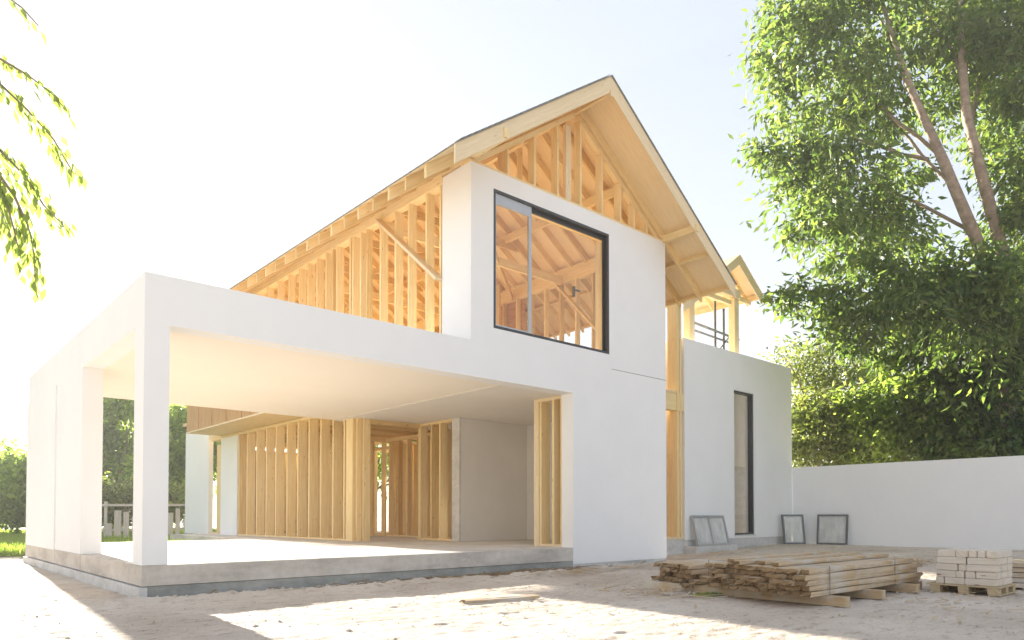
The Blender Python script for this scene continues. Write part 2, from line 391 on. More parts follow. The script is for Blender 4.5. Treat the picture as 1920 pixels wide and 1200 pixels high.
B(XO, XO+.22, .52, .575, ZF+.05, 3.33).build('stud', M['pine'], rt)
B(XO+.03, XO+.25, .33, .38, ZF+.05, 3.33).build('stud', M['pine2'], rt)
# --- interior ground floor framing
def stud_wall(name, p0, p1, z0, z1, sp, d=.14, wdt=.045, m=('pine', 'pine2'), jit=.0, lift=None):
    """a stud wall on the line p0-p1 (x or y constant); plates are the part, each stud a sub-part"""
    fr = MB(); vert = abs(p1[0]-p0[0]) < 1e-6
    L = abs(p1[1]-p0[1]) if vert else abs(p1[0]-p0[0])
    x0, y0 = min(p0[0], p1[0]), min(p0[1], p1[1])
    if vert: fr.box(x0, x0+d, y0, y0+L, z0, z0+.045).box(x0, x0+d, y0, y0+L, z1-.09, z1)
    else: fr.box(x0, x0+L, y0, y0+d, z0, z0+.045).box(x0, x0+L, y0, y0+d, z1-.09, z1)
    fo = fr.build(name, M[m[0]], house)
    k = int(L/sp); 
    for i in range(k+1):
        t = i*sp + random.uniform(-jit, jit); t = min(max(t, .001), L-wdt-.001)
        mm = M[m[i % 2]]
        if vert: B(x0+.003, x0+d-.003, y0+t, y0+t+wdt, z0+.045, z1-.09).build('stud', mm, fo)
        else: B(x0+t, x0+t+wdt, y0+.003, y0+d-.003, z0+.045, z1-.09).build('stud', mm, fo)
    return fo
stud_wall('partition_frame', (6.62, 9.4), (11.2, 9.4), ZF+.003, 3.38, .42, .2, .06, jit=.05)
stud_wall('partition_frame', (6.7, 12.3), (11.2, 12.3), ZF+.003, 3.38, .38, .16, .07, jit=.08)
stud_wall('partition_frame', (9.2, 6.2), (9.2, 9.35), ZF+.003, 3.38, .5, .16, .05, jit=.06)
stud_wall('rear_wall_frame', (6.6, 15.7), (11.0, 15.7), ZF+.003, 3.38, .235, .2, .17, ('osb', 'pine2'), jit=.02)
stud_wall('right_wall_frame', (10.45, 4.4), (10.45, 15.6), ZF+.003, 3.38, .6, .16, .05)
B(10.5, 10.52, 1.56, 8.5, ZF, 3.9, grain=2).build('boarding', M['osb'], house)
jo = MB().box(6.5, 6.6, 6.1, 15.7, 3.42, 3.68).build('floor_joists', M['pine2'], house)
for i in range(15):
    y = 6.3+i*.62
    B(6.61, 10.4, y, y+.06, 3.43, 3.70).build('joist', M['pine2' if i % 2 else 'pine'], jo)
B(6.6, 10.4, 5.7, 5.86, 3.42, 3.70).build('joist', M['pine'], jo)

# --- roof
roof = empty('roof'); roof.parent = house
Y0, Y1 = -.85, 15.9
XL, XR = 4.15, 12.1
ca = math.atan(SL)
def ztop(x): return RZ - SL*abs(x-RX)
def slab_slope(name, xa, xb, y0, y1, off0, off1, m, grain=1):
    """sheet following the slope between x=xa and xb; off0/off1 vertical offsets below ztop"""
    c = [(xa, y0, ztop(xa)-off1), (xb, y0, ztop(xb)-off1), (xb, y1, ztop(xb)-off1), (xa, y1, ztop(xa)-off1),
         (xa, y0, ztop(xa)-off0), (xb, y0, ztop(xb)-off0), (xb, y1, ztop(xb)-off0), (xa, y1, ztop(xa)-off0)]
    mb = MB(); mb.quadbox(c, Vector((0, 1, 0)) if grain == 1 else (Vector(c[1])-Vector(c[0])).normalized())
    return mb.build(name, m, roof)
for xa, xb in ((XL, RX), (RX, XR)):
    k = 0
    yy = Y0+.04
    while yy < Y1-.01:                                   # plywood sheets, joints visible from below
        ye = min(yy+1.22, Y1)
        slab_slope('roof_sheet', xa, xb, yy, ye-.006, .022, .045, M['ply'], 0); yy = ye
slab_slope('shingle_cover', XL-.03, RX, Y0-.03, Y1+.02, .006, .018, M['shingle'])
slab_slope('shingle_cover', RX, XR+.03, Y0-.03, Y1+.02, .006, .018, M['shingle'])
for i in range(26):                                      # ragged shingle ends seen on the rake
    x = XL+.05+i*(RX-XL-.1)/26
    slab_slope('shingle_tab', x, x+.10, Y0-.045, Y0+.1, -.016, -.0045, M['shingle'])
RH = .18
def rafter(y, side, wd=.05, m='pine', xe=None, h=RH, top=.047, x_in=None):
    xa = RX + side*(.03 if x_in is None else x_in); xb = xe if xe is not None else (XL+.03 if side < 0 else XR-.03)
    dz = top + h/math.cos(ca)/2
    p0 = Vector((xa, y, ztop(xa)-dz)); p1 = Vector((xb, y, ztop(xb)-dz))
    return MB().beam(p0, p1, wd, h, (0, 0, 1), 'z').build('rafter', M[m], roof)
yr = .62
n = 0
while yr < Y1-.1:
    rafter(yr, -1, .05, 'pine' if n % 2 else 'pine2'); rafter(yr, 1, .05, 'pine' if n % 3 else 'pine2'); yr += .53; n += 1
for s_ in (-1, 1):
    rafter(.03, s_, .06, 'pine', x_in=0.03)             # gable end rafters
    rafter(Y0+.08, s_, .045, 'pale', h=.12)             # fly rafters
    rafter(Y1-.1, s_, .05)
def barge(xa, xb, y):
    top = .022; h = .25
    dz = top + h/math.cos(ca)/2
    return MB().beam((xa, y, ztop(xa)-dz), (xb, y, ztop(xb)-dz), .035, h, (0, 0, 1), 'z').build('barge_board', M['pale'], roof)
barge(RX-.001, XL-.02, Y0+.02); barge(RX+.001, XR+.02, Y0+.02)
B(RX-.03, RX+.03, Y0+.0375, Y1, RZ-.36, RZ-.07).build('ridge_beam', M['pine'], roof)
B(RX-.035, RX+.035, Y0-.02, Y0+.0025, RZ-.42, RZ-.30).build('ridge_end_block', M['pale'], roof)
for x in (XG+.05, 10.57):
    z = ztop(x)-.06
    B(x-.05, x+.05, Y0-.03, .0, z-.24, z-.09).build('lookout', M['pine'], roof)
# right overhang: blocking and fascia along the right eave, blocking along left eave
for i in range(28):
    ya = .62+i*.53+.03; yb = ya+.47
    MB().beam((XG+.02, ya, ztop(XG)-.13), (XG+.02, yb, ztop(XG)-.13), .04, .11, (0, 0, 1)).build('eave_block', M['pine2'], roof)
for x in (11.2, 12.02):
    for (ya, yb) in ((Y0+.11, -.01),):
        z = ztop(x)-.06
        MB().beam((x, ya, z-.09), (x, yb, z-.09), .05, .13, (SL, 0, 1)).build('lookout', M['pine'], roof)
    MB().beam((x, .07, ztop(x)-.15), (x, Y1, ztop(x)-.15), .05, .13, (SL, 0, 1)).build('eave_block', M['pine'], roof)
# purlins and collar ties
for x in (6.4, 9.25):
    B(x-.04, x+.04, .1, Y1-.3, ztop(x)-.46, ztop(x)-.28).build('purlin', M['pine'], roof)
for i, y in enumerate(np.arange(1.7, 15, 2.12)):
    B(6.0, 9.65, y, y+.05, 7.72, 7.9).build('collar_tie', M['pine2'], roof)
    MB().beam((RX, y+.025, 7.9), (RX, y+.025, 8.95), .05, .12, (1, 0, 0)).build('king_post', M['pine'], roof)
    MB().beam((RX-.05, y+.08, 7.95), (6.75, y+.08, 8.2), .05, .12, (0, 0, 1)).build('strut', M['pine2'], roof)
    MB().beam((RX+.05, y+.08, 7.95), (8.85, y+.08, 8.2), .05, .12, (0, 0, 1)).build('strut', M['pine'], roof)
# --- gable frame
gf = MB()
for s_ in (-1, 1):
    xe = XG+.1 if s_ < 0 else 10.55
    x_ = RX+s_*.05
    gf.beam((x_, .10, ztop(x_)-.36), (xe, .10, ztop(xe)-.36), .12, .09, (0, 0, 1), 'z')
gfo = gf.build('gable_frame', M['pine'], house)
for i, x in enumerate([5.99, 6.65, 7.26, 7.9, 8.54, 9.12, 9.58, 10.0]):
    xx = x-.045
    zt = min(ztop(xx), ztop(x))-.42
    mb = MB(); mb.box(xx, x, .005, .175, ZG+.042, zt); mb.build('stud', M['pine'], gfo)
B(7.55, 7.70, .10, .18, ZG+.042, 8.7).build('stud', M['pale'], gfo)
B(6.05, 6.12, .3, .4, ZG, 7.75).build('stud', M['pale'], gfo)
# rear and inner gables
def gable(name, y, z0, sp, ms, d=.14, w=.05, skip=()):
    fo = B(XG+.2, 10.4, y, y+d, z0, z0+.05).build(name, M['pine'], house)
    x = XG+.3; i = 0
    while x < 10.4:
        if i not in skip: B(x, x+w, y+.002, y+d-.002, z0+.05, ztop(x)-.28).build('stud', M[ms[i % len(ms)]], fo)
        x += sp; i += 1
gable('inner_gable_frame', 5.2, ZT+.003, .6, ('pine2', 'pine'), skip=(3, 4))
gable('rear_gable_frame', 15.2, ZT+.003, .42, ('pine', 'pine2'), .16, .09)
stud_wall('right_upper_frame', (10.45, .35), (10.45, 15.2), ZT+.003, 7.0, .55, .14, .05)
B(10.60, 10.615, 4.6, 9.2, 5.2, 6.95, grain=1).build('boarding', M['osb'], house)
MB().beam((10.40, .5, 4.1), (10.40, 3.2, 6.9), .04, .13, (1, 0, 0)).build('diagonal_brace', M['pine'], house)
MB().beam((5.5, .55, 6.95), (10.4, 4.9, 6.95), .06, .16).build('tie_beam', M['pine2'], house)
B(5.3, 10.4, 3.0, 3.07, 6.85, 7.05).build('tie_beam', M['pine'], house)
B(5.3, 10.4, 7.2, 7.27, 6.85, 7.05).build('tie_beam', M['pine'], house)

# --- link frame between main wall and right wing (y = 1.6)
lk = B(12.0, 13.29, 1.62, 1.80, 3.80, 4.25).box(13.29, 13.56, 1.58, 1.9, 3.80, 4.25).build('link_frame', M['pine'], house)
B(11.9, 13.56, 1.58, 1.9, ZF-.0, ZF+.06).build('sill', M['pale'], lk)
B(11.9, 13.29, 1.62, 1.84, 4.26, 4.31).build('sill', M['pale'], lk)
for z0, z1 in ((ZF+.061, 3.799), (4.251, 7.55)):
    B(13.30, 13.36, 1.60, 1.90, z0, z1).box(13.362, 13.42, 1.615, 1.90, z0, z1).box(13.43, 13.50, 1.59, 1.88, z0, z1).build('post', M['pine'], lk)
    B(12.76, 12.82, 1.63, 1.8, z0+.05, z1).build('stud', M['pine2'], lk)
    B(12.60, 12.66, 1.9, 2.05, z0, z1).build('stud', M['osb'], lk)
B(11.6, 13.29, 1.63, 1.78, 7.34, 7.50).build('header', M['pine'], lk)
B(10.65, 13.56, 1.60, 1.85, -.1, ZF-.001).build('plinth', M['plinth'], lk)

# --- right wing
WX0, WX1, WY, WZT = 13.565, 19.42, 1.55, 5.76
q0, q1, qz0, qz1 = 16.0, 17.1, .47, 4.66
rw = MB()
rw.box(WX0, q0, WY, WY+.3, .38, WZT).box(q1, WX1, WY, WY+.3, .38, WZT).box(q0, q1, WY, WY+.3, .38, qz0).box(q0, q1, WY, WY+.3, qz1, WZT)
rw.box(WX0, WX0+.3, WY+.3, 6.5, .38, WZT).box(WX1-.3, WX1, WY+.3, 6.5, .38, WZT)
wing = rw.build('right_wing_wall', M['white'], house)
B(WX0, WX1-.02, WY+.02, WY+.29, -.2, .379).build('plinth', M['plinth'], wing)
B(13.6, 15.6, WY-.32, WY+.015, -.1, .21).build('plinth_ledge', M['plinth'], wing)
tw = MB()
tw.box(q0, q0+.035, WY+.03, WY+.1, qz0, qz1).box(q1-.07, q1, WY+.03, WY+.17, qz0, qz1).box(q0+.035, q1-.07, WY+.03, WY+.16, qz1-.06, qz1).box(q0+.035, q1-.07, WY+.03, WY+.16, qz0, qz0+.05)
tall = tw.build('tall_window', M['dark'], wing)
B(q0+.035, q1-.07, WY+.12, WY+.126, qz0+.05, qz1-.06).build('glass_pane', M['glass'], tall)
B(q0-.03, q1+.03, WY-.03, WY+.03, qz0-.03, qz0-.002).build('window_sill', M['plinth'], tall)
B(14.2, 18.8, 2.75, 2.9, .2, 2.6).build('inner_wall', M['plinth'], wing)
B(14.2, 18.8, 2.76, 2.9, 2.605, 5.2).build('inner_wall', M['greywall'], wing)
B(WX0+.31, WX1-.31, WY+.31, 3.6, 5.2, 5.35).build('wing_shade_roof', M['white'], wing)  # unseen partial roof, added to dim the room behind the tall window
# roofed porch frame standing behind the wing parapet
bf = empty('rear_roof_frame'); bf.parent = house
for x in (14.62, 16.98):
    B(x, x+.10, 2.1, 2.3, 4.9, 7.25 if x < 15 else 7.68).build('post', M['pine'], bf)
    B(x+.101, x+.30, 2.13, 2.3, 4.9, 7.25 if x < 15 else 7.68).build('post', M['pale'], bf)
B(14.6, 17.32, 2.08, 2.28, 7.69, 7.95).build('beam', M['pale'], bf)
B(14.75, 16.9, 2.15, 2.25, 7.45, 7.58).build('beam', M['pine'], bf)
rx, rz = 17.08, 8.98
def rtop(x): return rz-.7*abs(x-rx)
for xa, xb in ((14.2, rx), (rx, 18.45)):
    for nm, o0, o1, m, ya, yb in (('roof_cover', 0, .03, 'pale', 1.95, 4.6), ('roof_sheet', .031, .06, 'ply', 2.0, 4.5)):
        c = [(xa, ya, rtop(xa)-o1), (xb, ya, rtop(xb)-o1), (xb, yb, rtop(xb)-o1), (xa, yb, rtop(xa)-o1), (xa, ya, rtop(xa)-o0), (xb, ya, rtop(xb)-o0), (xb, yb, rtop(xb)-o0), (xa, yb, rtop(xa)-o0)]
        mb = MB(); mb.quadbox(c, Vector((0, 1, 0))); mb.build(nm, M[m], bf)
    MB().beam((xa, 2.0, rtop(xa)-.155), (xb, 2.0, rtop(xb)-.155), .04, .24, (0, 0, 1), 'z').build('barge_board', M['pale'], bf)
    for y in (2.5, 3.1, 3.7):
        MB().beam((xa, y, rtop(xa)-.16), (xb, y, rtop(xb)-.16), .05, .16, (0, 0, 1), 'z').build('rafter', M['pine'], bf)
B(17.33, 18.3, 2.3, 2.35, 7.75, 7.9).build('lookout', M['pine'], bf)
B(18.28, 18.34, 2.03, 4.4, 7.86, 8.02).build('eave_beam', M['pine'], bf)

# scaffold rails behind the parapet
sc = empty('scaffold', (15.6, 2.9, 4.0)); tag(sc, 'thin grey scaffold poles and rails seen above the right wing parapet', 'scaffold')
def tb(name, p, r, m, parent, n=8):
    mb = MB(); tube(mb, [Vector(a)-parent.location for a in p], r, n); return mb.build(name, m, parent, True)
for x in (17.97, 18.48): tb('pole', [(x, 3.4, .2), (x, 3.4, 8.05)], [.04]*2, M['galv'], sc)
tb('rail', [(16.6, 3.36, 7.12), (19.35, 3.36, 7.0)], [.04]*2, M['galv'], sc)
tb('rail', [(16.6, 3.5, 6.95), (19.35, 3.5, 6.86)], [.035]*2, M['galv'], sc)
tb('rail', [(18.2, 3.44, 6.45), (19.3, 3.44, 7.4)], [.025]*2, M['galv'], sc)

# ------------------------------------------------------------------ garden wall
gw = B(19.42, 19.68, -14, 1.549, -.3, 2.56).build('garden_wall', M['white']); tag(gw, 'long low white rendered garden wall right of the house', 'wall')

# ------------------------------------------------------------------ ground
def gz(X, Y):
    r = .15*np.clip((X-12)/6, 0, 1)**1.3
    return r
rs = np.random.RandomState(3)
def vnoise(X, Y, sx, sy, seed):
    """value noise on arrays"""
    r = np.random.RandomState(seed); G = r.rand(256, 256)
    x = X/sx+37.3; y = Y/sy+91.7
    xi = np.floor(x).astype(int); yi = np.floor(y).astype(int); fx = x-xi; fy = y-yi
    fx = fx*fx*(3-2*fx); fy = fy*fy*(3-2*fy)
    g = lambda a, b: G[a % 256, b % 256]
    return (g(xi, yi)*(1-fx)+g(xi+1, yi)*fx)*(1-fy)+(g(xi, yi+1)*(1-fx)+g(xi+1, yi+1)*fx)*fy-.5
def axis(lo, a, b, hi, fine):
    m = np.arange(a, b, fine); l = a-np.geomspace(fine*2, a-lo, 34)[::-1]; r = b+np.geomspace(fine*2, hi-b, 34)
    return np.concatenate([l, m, r])
xs = axis(-200, -4.5, 12.5, 250, .035); ysx = axis(-150, -9.6, 1.0, 250, .03)
GX, GY = np.meshgrid(xs, ysx)
h = gz(GX, GY)
near = np.clip(1-np.maximum(0, np.maximum(GX-17, -6-GX))/10, 0, 1)*np.clip(1-np.maximum(0, np.maximum(GY-2, -12-GY))/10, 0, 1)
nz = .030*vnoise(GX, GY, 1.1, .7, 1)+.010*vnoise(GX+GY*.4, GY, .38, .17, 2)+.012*vnoise(GX, GY+GX*.2, .16, .075, 3)+.013*vnoise(GX, GY, .06, .05, 4)
rid = np.abs(vnoise(GX+.5*GY, GY, .9, .22, 5))
nz += .014*(.25-rid)
ridge = .05*np.exp(-((GY+.55+.12*vnoise(GX, GY, .8, 1, 9))/.22)**2)*(GX > -.5)*(GX < 11)*(1+1.6*vnoise(GX, GY, .12, .1, 12))
nz *= .9
nz += ridge
nz -= .01
h = h + nz*near
# keep the dirt below the house floor
inside = (GX > .1)*(GX < 13.4)*(GY > .2)
h = np.where(inside, np.minimum(h, -.02), h)
ny, nx = GX.shape
idx = np.arange(nx*ny).reshape(ny, nx)
F4 = np.stack([idx[:-1, :-1], idx[:-1, 1:], idx[1:, 1:], idx[1:, :-1]], -1).reshape(-1, 4)
g = raw('ground', np.stack([GX, GY, h], -1).reshape(-1, 3), F4, M['dirt'], smooth=True); tag(g, kind='structure')
# lawn sheet beyond the building site
lx = np.concatenate([np.linspace(-60, -8, 14), np.linspace(-7, 4.9, 60), ]); V = []; Fl = []
for i, x in enumerate(lx):
    e = 12.2+.35*math.sin(x*2.1)+.25*math.sin(x*5.3)+random.uniform(-.15, .15)
    V += [(x, e, .012), (x, 90, .012)]
    if i: Fl.append((2*i-2, 2*i, 2*i+1, 2*i-1))
o = len(V); V += [(4.9, 16.35, .012), (80, 16.35, .012), (80, 90, .012), (4.9, 90, .012)]; Fl.append((o, o+1, o+2, o+3))
lawn = raw('lawn', V, Fl, M['lawn']); tag(lawn, kind='structure')

def leaves(pos, dirs, length, width, fold=.25, rng=rs, jitter=.35):
    """diamond leaves: pos Nx3, dirs Nx3 (tip direction). returns verts, faces"""
    N = len(pos); d = dirs/np.linalg.norm(dirs, axis=1, keepdims=True)
    up = rng.normal(size=(N, 3)); a = np.cross(d, up); a /= np.linalg.norm(a, axis=1, keepdims=True)+1e-9
    nn = np.cross(a, d)
    L = length*(1+jitter*rng.uniform(-1, 1, (N, 1))); W = width*(1+jitter*rng.uniform(-1, 1, (N, 1)))
    v = np.stack([pos, pos+d*L*.45+a*W*.5+nn*W*fold, pos+d*L, pos+d*L*.45-a*W*.5+nn*W*fold], 1).reshape(-1, 3)
    f = np.arange(N*4).reshape(N, 4)
    return v, f

def crown(name, lobes, ncl, nl, L, W, m, parent, droop=.9, cs=.45, shell=.5, rng=None, stretch=1.):
    """lobes: (centre, (rx, ry, rz)); clusters of leaves scattered through the lobes"""
    rng = rng or rs
    vol = np.array([a[1][0]*a[1][1]*a[1][2] for a in lobes])**.58; pr = vol/vol.sum()
    V = []; 
    k = rng.choice(len(lobes), ncl, p=pr)
    C = np.array([lobes[i][0] for i in k], float); R = np.array([lobes[i][1] for i in k], float)
    u = rng.normal(size=(ncl, 3)); u /= np.linalg.norm(u, axis=1, keepdims=True)
    rr = (shell+(1-shell)*rng.rand(ncl, 1)**.6)*rng.uniform(.85, 1.12, (ncl, 1))
    cc = C+u*R*rr
    P = np.repeat(cc, nl, 0)+rng.normal(size=(ncl*nl, 3))*cs*np.array([1, 1, .75*stretch])*np.repeat(rng.uniform(.5, 1.2, (ncl, 1)), nl, 0)*.55
    D = rng.normal(size=(ncl*nl, 3))*.8+np.repeat(u*np.array([.8, .8, .3]), nl, 0); D[:, 2] -= droop
    v, f = leaves(P, D, L, W, rng=rng)
    return raw(name, v, f, m, parent), cc

def pix(px, y, depth): return CAM + (Fv + Rv*((px-960)/FP) + Uv*((938.76-y)/FP))*depth

def limb(mb, a, b, r0, r1, bend=.15, seg=6, n=7):
    a = Vector(a); b = Vector(b); L = (b-a).length; j = Vector((random.uniform(-1, 1), random.uniform(-1, 1), random.uniform(-.4, .8)))*L*bend
    pts = []; rad = []
    for i in range(seg+1):
        t = i/seg; pts.append(a.lerp(b, t)+j*math.sin(math.pi*t)+Vector((random.uniform(-1, 1), random.uniform(-1, 1), 0))*L*.012); rad.append(r0*(1-t)+r1*t)
    tube(mb, pts, rad, n)

# ------------------------------------------------------------------ big tree on the right (stands behind the garden wall)
D0 = 20.3
bt = empty('large_tree', tuple(Vector((21.45, -3.95, .0))))
tag(bt, 'tall leafy tree with two leaning stems behind the garden wall', 'tree')
trk = MB(); bl = Vector(bt.location)
tube(trk, [Vector(q)-bl for q in ((21.45, -3.95, -.2), (21.35, -3.9, 2.4), (21.15, -3.8, 4.8), (21.0, -3.72, 7.1))], [.42, .36, .33, .30], 12)
tube(trk, [Vector(q)-bl for q in ((21.05, -3.75, 6.6), tuple(pix(1850, 500, 19.4)), tuple(pix(1822, 430, 18.9)), tuple(pix(1768, 300, 18.6)), tuple(pix(1700, 150, 18.7)), tuple(pix(1655, 10, 19.2)))], [.20, .17, .15, .125, .09, .04], 10)
tube(trk, [Vector(q)-bl for q in ((21.0, -3.75, 6.7), tuple(pix(1882, 480, 19.3)), tuple(pix(1860, 400, 18.8)), tuple(pix(1812, 215, 18.6)), tuple(pix(1800, 60, 18.9)), tuple(pix(1805, -80, 19.3)))], [.19, .16, .145, .115, .08, .04], 10)
for px, y, dd, px2, y2 in ((1830, 440, 20.2, 1600, 330, ), (1790, 350, 20.3, 1640, 175), (1760, 290, 20.4, 1560, 120), (1700, 150, 20.5, 1600, -40), (1850, 380, 19.8, 1990, 200), (1820, 240, 19.5, 1900, 20),
                           (1850, 480, 20.2, 1700, 560), (1860, 520, 20.2, 1580, 600), (1865, 560, 20.1, 1990, 560), (1740, 300, 20, 1580, 250), (1812, 215, 19.5, 1740, 30), (1700, 570, 20, 1500, 545)):
    r = .06 if px > 1705 else .035
    limb(trk, pix(px, y, dd)-bl, pix(px2, y2, dd+random.uniform(-1.2, 1.2))-bl, r, .02, .08)
trk.build('trunk', M['bark'], bt, True)
PM = D0/FP
lob = []
for px, y, r in [(1530, 60, 95), (1640, 40, 120), (1760, 20, 110), (1800, 90, 70), (1900, 70, 110), (1560, 210, 95), (1650, 200, 70), (1880, 240, 95), (1760, 200, 60), (1530, 345, 72), (1620, 390, 92), (1690, 440, 70), (1570, 470, 62), (1760, 560, 95),
                 (1900, 440, 80), (1650, 560, 92), (1560, 565, 40), (1488, 560, 26), (1432, 105, 26), (1442, 285, 24), (1462, 210, 26), (1465, 150, 30), (1500, 290, 40), (1480, 345, 22), (1720, 640, 75), (1850, 640, 85), (1610, 625, 42), (1930, 640, 90), (1660, 660, 40), (1560, 620, 24),
                 (1700, 330, 50), (1860, 160, 60), (1500, 430, 30), (1990, 300, 120), (2010, 520, 110), (1560, -90, 110), (1700, -130, 140), (1880, -130, 150), (2040, -60, 150), (2100, 180, 130), (1810, 720, 60), (1910, 780, 70), (1470, 20, 45), (1455, 45, 25), (1425, 92, 16), (1436, 130, 14), (1430, 272, 16), (1428, 300, 12), (1448, 315, 14), (1475, 575, 16), (1500, 540, 16), (1455, 235, 14), (1470, 400, 16), (1540, 640, 14), (1560, 600, 22), (1480, 450, 12), (1620, 665, 16), (1592, 655, 14)]:
    ry = r*PM
    off = random.uniform(-1.3, 1.6) if r > 50 else random.uniform(-.5, .5)
    if 1660 < px < 1905 and 100 < y < 470: off = 1.7; ry = min(ry, 1.15)
    d_ = D0+off
    while y+r > 690 and pix(px, y, d_).x-r*PM*1.1 < 19.9: d_ += .15
    lob.append((tuple(pix(px, y, d_)-bl), (ry*.97, ry*.97, ry*.93)))
for px, y, r, dd in ((1845, 490, 40, -1.9), (1880, 530, 60, -2.2), (1810, 540, 50, -1.8), (1925, 400, 45, -1.5), (1760, 520, 45, -1.3), (1930, 300, 50, -1.4), (1880, 90, 55, -1.6), (1790, 60, 50, -1.5), (1640, 130, 55, -1.4),
                     (1920, 180, 50, -1.5), (1600, 300, 60, -1.6), (1640, 470, 60, -1.6), (1560, 400, 45, -1.2), (1700, 560, 60, -1.6), (1800, 620, 60, -1.2), (1900, 600, 60, -1.6), (1880, 700, 50, -1)):
    lob.append((tuple(pix(px, y, D0+dd)-bl), (r*PM*.9,)*3))
crown('crown', lob, 2150, 32, .26, .09, M['leaf_big'], bt, .95, .55, .25)
iv = [(tuple(Vector((21.4-.06*k, -3.95+.03*k, 1.2+.75*k))-bl), (.62, .62, .6)) for k in range(9)]
crown('ivy', iv, 300, 24, .17, .12, M['leaf_dark'], bt, .8, .35, .6)

# ------------------------------------------------------------------ shrubs and smaller trees
def bush(name, label, cat, base, lobes, ncl, nl, L, W, m, trunkh=1.2, group=None, droop=.5, cs=.4, shell=.35, seed=1, tr=.07):
    t = empty(name, tuple(base)); tag(t, label, cat, group)
    bb = Vector(base); rng = np.random.RandomState(seed)
    mb = MB(); lo = [(Vector(c)-bb, r) for c, r in lobes]
    limb(mb, (0, 0, -.2), (0, 0, trunkh), tr*1.3, tr, .03)
    for c, r in lo: limb(mb, (0, 0, trunkh*random.uniform(.6, 1)), c, tr*.7, .015, .1)
    mb.build('trunk', M['bark'], t, True)
    crown('crown', [(tuple(c), r) for c, r in lo], ncl, nl, L, W, m, t, droop, cs, shell, rng)
    return t
def lobpx(lst, depth, spread=.8, sc=1., xmin=None):
    o = []
    for px, y, r in lst:
        d = depth+random.uniform(-spread, spread); k = d/FP
        while xmin and pix(px, y, d).x - r*k*1.12*sc < xmin: d += .15; k = d/FP
        o.append((tuple(pix(px, y, d)), (r*k*sc, r*k*sc, r*k*.9*sc)))
    return o
GR = 'shrubs growing behind the garden wall'
bush('shrub', 'loose pale green shrub against the sky beside the right wing corner', 'shrub', (22.6, 2.4, 0), lobpx([(1545, 700, 60), (1600, 730, 70), (1530, 760, 60), (1500, 700, 35), (1500, 660, 18), (1470, 665, 12), (1640, 700, 40), (1560, 650, 30)], 25, xmin=19.9), 330, 22, .17, .07, M['leaf_olive'], 2, GR, .1, .5, .2, 11)
bush('shrub', 'dense dark green shrub low behind the garden wall next to the wing', 'shrub', (21.6, 1.2, 0), lobpx([(1530, 830, 65), (1600, 850, 60), (1560, 790, 50), (1480, 840, 40), (1500, 780, 40)], 23.3, xmin=19.9), 330, 26, .19, .085, M['leaf_olive'], 1.2, GR, .4, .4, .3, 12)
bush('shrub', 'yellow green bushy shrub between the wing and the large tree', 'shrub', (21.8, -.9, 0), lobpx([(1680, 780, 75), (1640, 830, 70), (1720, 830, 70), (1700, 720, 50), (1620, 760, 45)], 22, xmin=19.9), 360, 26, .21, .09, M['leaf_far'], 1.2, GR, .6, .4, .3, 13)
bush('shrub', 'leafy shrub with hanging foliage left of the large tree trunk', 'shrub', (21.6, -2.4, 0), lobpx([(1800, 800, 75), (1770, 730, 60), (1840, 840, 60), (1830, 740, 50), (1760, 850, 50)], 21, xmin=19.9), 340, 26, .24, .10, M['leaf_big'], 1.2, GR, .8, .4, .3, 14)
bush('shrub', 'dark shrub right of the large tree trunk at the frame edge', 'shrub', (22.2, -5.0, 0), lobpx([(1930, 800, 70), (1980, 840, 80), (1960, 720, 70)], 20.8), 420, 28, .17, .07, M['leaf_big'], 1.2, GR, .8, .4, .3, 15)
GT = 'trees at the back of the garden'
bush('garden_tree', 'leafy garden tree seen between canopy wall and corner column', 'tree', (8.6, 41.5, 0), lobpx([(215, 800, 50), (180, 850, 60), (250, 860, 50), (230, 760, 35), (200, 910, 50), (196, 752, 22), (238, 742, 16)], 47, 3), 250, 28, .42, .22, M['leaf_far'], 2, GT, .6, 1.1, .2, 21, .12)
bush('garden_tree', 'light green tree seen through canopy gap beside rear white panel', 'tree', (11.5, 39.5, 0), lobpx([(330, 790, 45), (300, 860, 50), (345, 880, 45), (360, 830, 45), (330, 920, 40), (400, 850, 50)], 47, 3), 250, 28, .42, .22, M['leaf_far'], 2, GT, .6, 1.1, .2, 22, .12)
bush('garden_tree', 'hazy tree at the left frame edge beyond the lawn', 'tree', (.8, 33, 0), lobpx([(5, 880, 38), (-40, 900, 50), (20, 930, 40), (-20, 950, 40)], 36), 190, 26, .34, .18, M['leaf_far'], 1.5, GT, .5, .9, .3, 23, .1)
bush('garden_tree', 'hazy round tree just left of the white canopy wall', 'tree', (3.0, 31, 0), lobpx([(52, 885, 34), (90, 900, 40), (40, 940, 42), (75, 950, 45), (30, 900, 26)], 34), 190, 26, .34, .18, M['leaf_far'], 1.5, GT, .5, .9, .3, 24, .1)
bush('garden_tree', 'tree behind the house glimpsed through the interior studs', 'tree', (14.5, 20.5, 0), lobpx([(720, 850, 70), (800, 850, 70), (760, 780, 60), (870, 860, 60), (660, 870, 60)], 32), 420, 24, .24, .12, M['leaf_far'], 2, GT, .5, .6, .3, 25, .1)
bush('garden_tree', 'low dark tree below the canopy ceiling behind the white rails', 'tree', (3.6, 27.2, 0), lobpx([(150, 930, 50), (205, 950, 45), (265, 940, 45), (310, 950, 40)], 33), 420, 24, .2, .10, M['leaf_olive'], 1, GT, .5, .6, .3, 26, .1)

